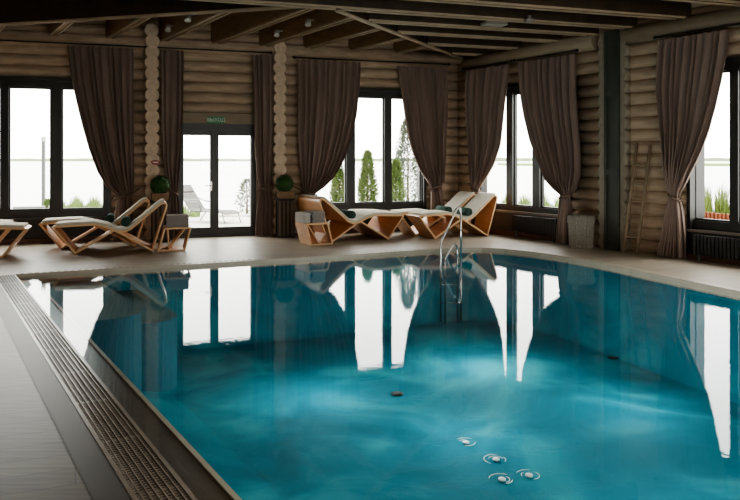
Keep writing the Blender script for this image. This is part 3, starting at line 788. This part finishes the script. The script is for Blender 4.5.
# ceiling spotlights and small ceiling boxes
def proj(q): return CX+F*q.x/q.y
def spot(bpx, tpx, label, zz=3.97):
    _, p, L = [b for b in beams if b[0] == bpx][0]; best = min((abs(proj(p+uR*(t*.02))-tpx), t*.02) for t in range(1, int(L/.02)))[1]
    q = p+uR*best+uA*.065; r = empty('ceiling_spotlight', V(q.x,q.y,zz), 0, label, 'spotlight', 'chrome spotlights on the ceiling beams')
    g = MB(); g.tube([V(0,0,0), uA*.07, uA*.09+V(0,0,-.03)], .012, 8); g.build('bracket', SATIN, r)
    c = uA*.11+V(0,0,-.05); g = MB(); g.tube([c+V(0,.02,.06), c+V(0,.0,.03), c+V(0,-.03,-.05)], [.035,.05,.055], 14); g.build('shade', SATIN, r)
spot(162, 178, 'chrome spotlight on the beam above the left log-end column, nearer the wall')
spot(162, 199, 'chrome spotlight on the beam above the glass door, nearer the pool')
spot(262, 286, 'chrome spotlight on the beam above the right log-end column, nearer the wall')
spot(262, 318, 'chrome spotlight over the middle curtain, nearer the pool')
def at(px, py, z): Y = F*(z-H)/(HY-py); return V((px-CX)/F*Y, Y, z)
for px, py, w, d, l in ((494,24,.38,.22,'flat pale rectangular vent hanging beneath the ceiling beams over the pool'),(529,20.5,.13,.10,'tiny pale box hanging beneath the ceiling beams, right of the vent')):
    o = at(px, py, 3.72); g = MB(); g.box((0,0,0),(w,d,.045),aA); g.box((0,0,.05),(w*.4,d*.4,.06),aA); t = g.build('ceiling_vent', mat('vent_grey',(.30,.28,.25),None,.5), bevel=.004); t.location = o; tag(t, l, 'vent')
for i, (px, py) in enumerate(((466,443),(496,460),(529,476),(502,480))):  # pale discs and broken arcs stand in for bright sparkles on the water
    p = fl(px, py, PD+.012); r = empty('floor_sparkle', p, 0, 'pale disc painted as a water sparkle on the near right of the pool floor', 'sparkle', 'painted sparkles on the pool floor')
    g = MB(); g.lathe([(.032,0),(.032,.012),(.022,.018),(.004,.018)], (0,0,0), 18); g.build('disc', SPARKM, r)
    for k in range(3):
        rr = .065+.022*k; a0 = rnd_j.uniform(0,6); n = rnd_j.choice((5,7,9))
        g = MB(); g.tube([V(rr*math.cos(a0+t*.35), rr*math.sin(a0+t*.35), .008) for t in range(n)], [.001]+[.0035]*(n-2)+[.001], 6); g.build('sparkle_arc', SPARKM, r)

# ------------------------------------------------------------ outside
land = [V(-60,16,0), V(-10,20.5,0), V(-4,23,0), V(3,24.5,0), V(9,24,0), V(16,19,0), V(24,10,0), V(30,-20,0)]
oin = [WR.p(R_LEN+2,-.3,0), WR.p(-.3,-.3,0), WA.p(A_LEN,-.3,0), WA.p(A_LEN+60,-.3,0)]
g = MB(); g.poly([V(p.x,p.y,-.03) for p in land+oin]); struct(g.build('ground', TERR))
g = MB(); g.poly([V(-900,17,-.35), V(900,17,-.35), V(2500,1500,-.35), V(-2500,1500,-.35)]); g.poly([V(15.5,-60,-.35), V(900,-60,-.35), V(900,17,-.35), V(15.5,17,-.35)]); tag(g.build('lake', LAKE), 'pale calm lake stretching to the horizon behind the windows', 'lake')
rnd = random.Random(5); g = MB(); prev = None; X = -700
pts = []
while X < 900:
    pts.append((X, 1.9+rnd.uniform(-.25,.45)+(1.0 if X > 60 else 0)*.5)); X += 9
for (xa, ha), (xb, hb) in zip(pts, pts[1:]): g.poly([V(xa,600,-.35), V(xb,600,-.35), V(xb,601,hb), V(xa,601,ha)])
g.poly([V(-700,590,-.3),V(900,590,-.3),V(900,600,-.3),V(-700,600,-.3)]); struct(g.build('far_shore', SHORE))
g = MB(); g.prism([(40,205),(110,195),(150,230),(40,232)], -.4, .25); struct(g.build('shore_spit', REED))

def conifer(loc, h, r, seed, label, m, n=5000, slim=1.0, name='conifer_tree', cat='tree'):
    e = empty(name, loc, 0, label, cat, 'trees outside the windows'); rnd = random.Random(seed); bm = bmesh.new()
    for i in range(n):
        t = rnd.random()**.8; z = .06*h+t*h*.94; R = r*1.12*(1-t)**.45*(.55+.45*min(1,t*6))*(.8+.25*math.sin(z*7+i%5)); a = rnd.uniform(0,2*PI); q = R*math.sqrt(rnd.uniform(.25,1))
        c = V(q*math.cos(a), q*math.sin(a), z); d = V(math.cos(a)*.6+rnd.uniform(-.4,.4), math.sin(a)*.6+rnd.uniform(-.4,.4), rnd.uniform(.1,1)).normalized(); b_ = d.orthogonal().normalized(); s = .045*rnd.uniform(.7,1.4)
        bm.faces.new([bm.verts.new(c-b_*s*.35), bm.verts.new(c+b_*s*.35), bm.verts.new(c+d*s*1.6)])
    me = bpy.data.meshes.new('foliage'); bm.to_mesh(me); bm.free(); link('foliage', me, m, e)
    g = MB(); g.tube([V(0,0,-.05), V(0,0,h*.85)], [.04,.01], 8); g.build('trunk', TRUNK, e)
def gp(px, Y, z=-.03): return V((px-CX)/F*Y, Y, z)
conifer(gp(367.5,20.5), 1.78, .29, 1, 'pale green slim conifer outside the middle pane', THUJA)
conifer(gp(339,20.5), 1.45, .26, 2, 'pale green conifer half hidden by the curtain swept left', THUJA, 4000)
conifer(gp(396,20.2), 1.55, .28, 4, 'yellow green conifer seen left in the right pane', THUJA, 4000)
conifer(gp(408,21.5), 2.75, .52, 6, 'tall grey green pine seen in the right pane of the conifer window', PINE, 5000)
conifer(gp(247,21.3), .98, .36, 8, 'small loose pine outside the right door leaf', PINE, 700)
conifer(gp(47.5,21), .42, .16, 11, 'small shrub beside the lamp post outside the left window', THUJA, 400, name='small_shrub', cat='shrub')

def reeds(x0, x1, Y0, Y1, h, n, label, seed):
    rnd = random.Random(seed); bm = bmesh.new()
    for i in range(n):
        Y = rnd.uniform(Y0,Y1); px = rnd.uniform(x0,x1); c = gp(px, Y); hh = 1.1*h*rnd.uniform(.5,1.1)*(.75+.25*math.sin(px*.35)); w = .012; a = rnd.uniform(0,PI); dx = V(math.cos(a)*w, math.sin(a)*w, 0); bend = V(rnd.uniform(-.12,.12), rnd.uniform(-.1,.1), 0)
        v = [bm.verts.new(c-dx), bm.verts.new(c+dx), bm.verts.new(c+dx*.7+bend*.4+V(0,0,hh*.6)), bm.verts.new(c-dx*.7+bend*.4+V(0,0,hh*.6)), bm.verts.new(c+bend+V(0,0,hh))]
        bm.faces.new(v[:4]); bm.faces.new([v[3], v[2], v[4]])
    me = bpy.data.meshes.new('reed_bed'); bm.to_mesh(me); bm.free(); o = link('reed_bed', me, REED); tag(o, label, 'reeds', kind='stuff')
reeds(62,110,20,21.5,.50,2600,'green reeds along the bottom of the far left window',1)
reeds(182,200,20,21,.35,200,'green grass tuft behind the outdoor sling chair',2)
reeds(488,570,18,20,.62,4500,'green reeds outside the window left of the basket',3)
reeds(690,800,13.2,14.5,1.00,7000,'tall bright green reeds outside the rightmost window',4)
# red fence boards outside the right window
f0, f1 = gp(690,12.9), gp(800,10.8)
fe = empty('low_fence', f0, 0, 'low reddish wooden fence in front of the reeds outside right', 'fence')
d = (f1-f0); n = 26
for i in range(n):
    g = MB(); p = d*(i/n); g.bar(p, p+V(0,0,.68), .10, .02); g.build('board', REDF, fe)
# lamp post and low bench outside the left window
p = gp(43.5, 21.6); lp = empty('lamp_post', p, 0, 'slim grey lamp post outside the left window', 'lamp')
g = MB(); g.box((0,0,1.05),(.08,.08,2.1)); g.build('pole', mat('post_grey',(.05,.05,.05),None,.5), lp)
g = MB(); g.box((0,0,2.16),(.10,.10,.14)); g.build('lamp_head', mat('post_light',(.3,.3,.3),None,.5), lp)
p = gp(29, 19.5); bn = empty('low_bench', p, aA, 'low dark bench outside beside the lamp post', 'bench')
g = MB(); g.box((0,0,.30),(.75,.35,.06)); g.build('seat', SLINGM, bn)
for s in (-.3,.3):
    g = MB(); g.box((s,0,.135),(.06,.3,.27)); g.build('leg', SLINGM, bn)
# outdoor sling chaise seen through the door
o = gp(203, 18.6); ch = empty('sling_chaise', o, math.radians(-28), 'grey sling chaise with head cushion on the terrace outside the door', 'lounger')
g = MB(); g.ribbon([(-.62,.86),(-.20,.32),(.0,.27),(.75,.30),(.95,.24)], .02, -.28, .28); g.build('sling', SLING, ch)
g = MB(); g.ribbon([(-.63,.90),(-.50,.74)], .07, -.22, .22); g.build('head_cushion', mat('cushion_dark',(.10,.10,.10),None,.8), ch)
for s in (-.3,.3):
    g = MB(); g.tube(arc([V(-.35,s,0), V(-.10,s,.30), V(.85,s,.28), V(.95,s,0)], .05), .014, 8); g.build('side_frame', SLINGM, ch)
    g = MB(); g.tube(arc([V(-.42,s,.58), V(-.15,s,.50), V(.12,s,.50), V(.20,s,.28)], .05), .016, 8); g.build('armrest', SLINGM, ch)
# low row of pale stones at the terrace edge
rnd = random.Random(3)
for i in range(12):
    p = gp(213+i*3.9, 20.2); g = MB(); r = rnd.uniform(.035,.06)
    bmesh.ops.create_icosphere(g.bm, subdivisions=2, radius=r)
    for v in g.bm.verts: v.co *= 1+rnd.uniform(-.12,.12); v.co.z *= .8
    o = g.build('edge_stone', mat('stone_pale',(.5,.49,.46),None,.8) if i == 0 else bpy.data.materials['stone_pale']); o.location = p+V(0,0,r*.7)
    tag(o, 'small pale stone in the row edging the terrace outside the right door leaf', 'stone', 'pale edging stones outside the door')

# ------------------------------------------------------------ light
w = bpy.data.worlds.new('overcast'); SC.world = w; w.use_nodes = True
nt = w.node_tree; bg = nt.nodes['Background']
tc = nt.nodes.new('ShaderNodeTexCoord'); sp = nt.nodes.new('ShaderNodeSeparateXYZ'); cr = nt.nodes.new('ShaderNodeValToRGB')
cr.color_ramp.elements[0].position = 0; cr.color_ramp.elements[0].color = (.88,.865,.82,1); cr.color_ramp.elements[1].position = .6; cr.color_ramp.elements[1].color = (1.0,.985,.94,1)
nt.links.new(tc.outputs['Generated'], sp.inputs[0]); nt.links.new(sp.outputs['Z'], cr.inputs[0]); nt.links.new(cr.outputs[0], bg.inputs[0])
bg.inputs[1].default_value = 4.0
def portal(W, o, pad=.0):
    l = bpy.data.lights.new('window_portal', 'AREA'); l.shape = 'RECTANGLE'; l.size = o['s1']-o['s0']; l.size_y = o['z1']-max(o['z0'],0); l.cycles.is_portal = True
    ob = bpy.data.objects.new('window_portal', l); COL.objects.link(ob)
    c = W.p((o['s0']+o['s1'])/2, -.36, (o['z1']+max(o['z0'],0))/2); ob.location = c
    ob.rotation_euler = (W.n).to_track_quat('-Z','Z').to_euler()
for o in [winA, door, winB, winR1, winR2]+winAdded: portal(o['W'], o)
# added bare point lights in mid-water, lighting the basin from within
def uw(p, e, col=(1,.95,.85)):
    l = bpy.data.lights.new('underwater_light', 'POINT'); l.energy = e; l.color = col; l.shadow_soft_size = .15
    ob = bpy.data.objects.new('underwater_light', l); COL.objects.link(ob); ob.location = p
for (x, y, e) in ((1.4,9.6,22),(-.6,8.4,18),(0.9,7.2,13),(2.8,8.0,16),(2.4,5.6,9),(4.6,5.4,8),(-.2,5.2,3)): uw((x,y,-.45), e)
# added warm dim fill light, no lamp hangs here
l = bpy.data.lights.new('hall_fill', 'AREA'); l.energy = 40; l.size = 3; l.color = (1,.85,.7); ob = bpy.data.objects.new('hall_fill', l); COL.objects.link(ob); ob.location = (1.5,3,3.7)

cam = bpy.data.cameras.new('camera'); cam.lens = 36; cam.sensor_width = 36; cam.sensor_fit = 'HORIZONTAL'; cam.shift_y = -91/740.; cam.clip_end = 5000; cam.clip_start = .05
co = bpy.data.objects.new('camera', cam); COL.objects.link(co); co.location = (0,0,H); co.rotation_euler = (PI/2,0,0); SC.camera = co
SC.view_settings.view_transform = 'AgX'
try: SC.view_settings.look = 'AgX - Medium High Contrast'
except Exception as ex: print(ex)
SC.view_settings.exposure = 1.5
try:
    SC.cycles.use_denoising = True; SC.cycles.max_bounces = 10; SC.cycles.transparent_max_bounces = 16; SC.cycles.caustics_reflective = False; SC.cycles.caustics_refractive = False; SC.cycles.sample_clamp_indirect = 6
except Exception as ex: print(ex)
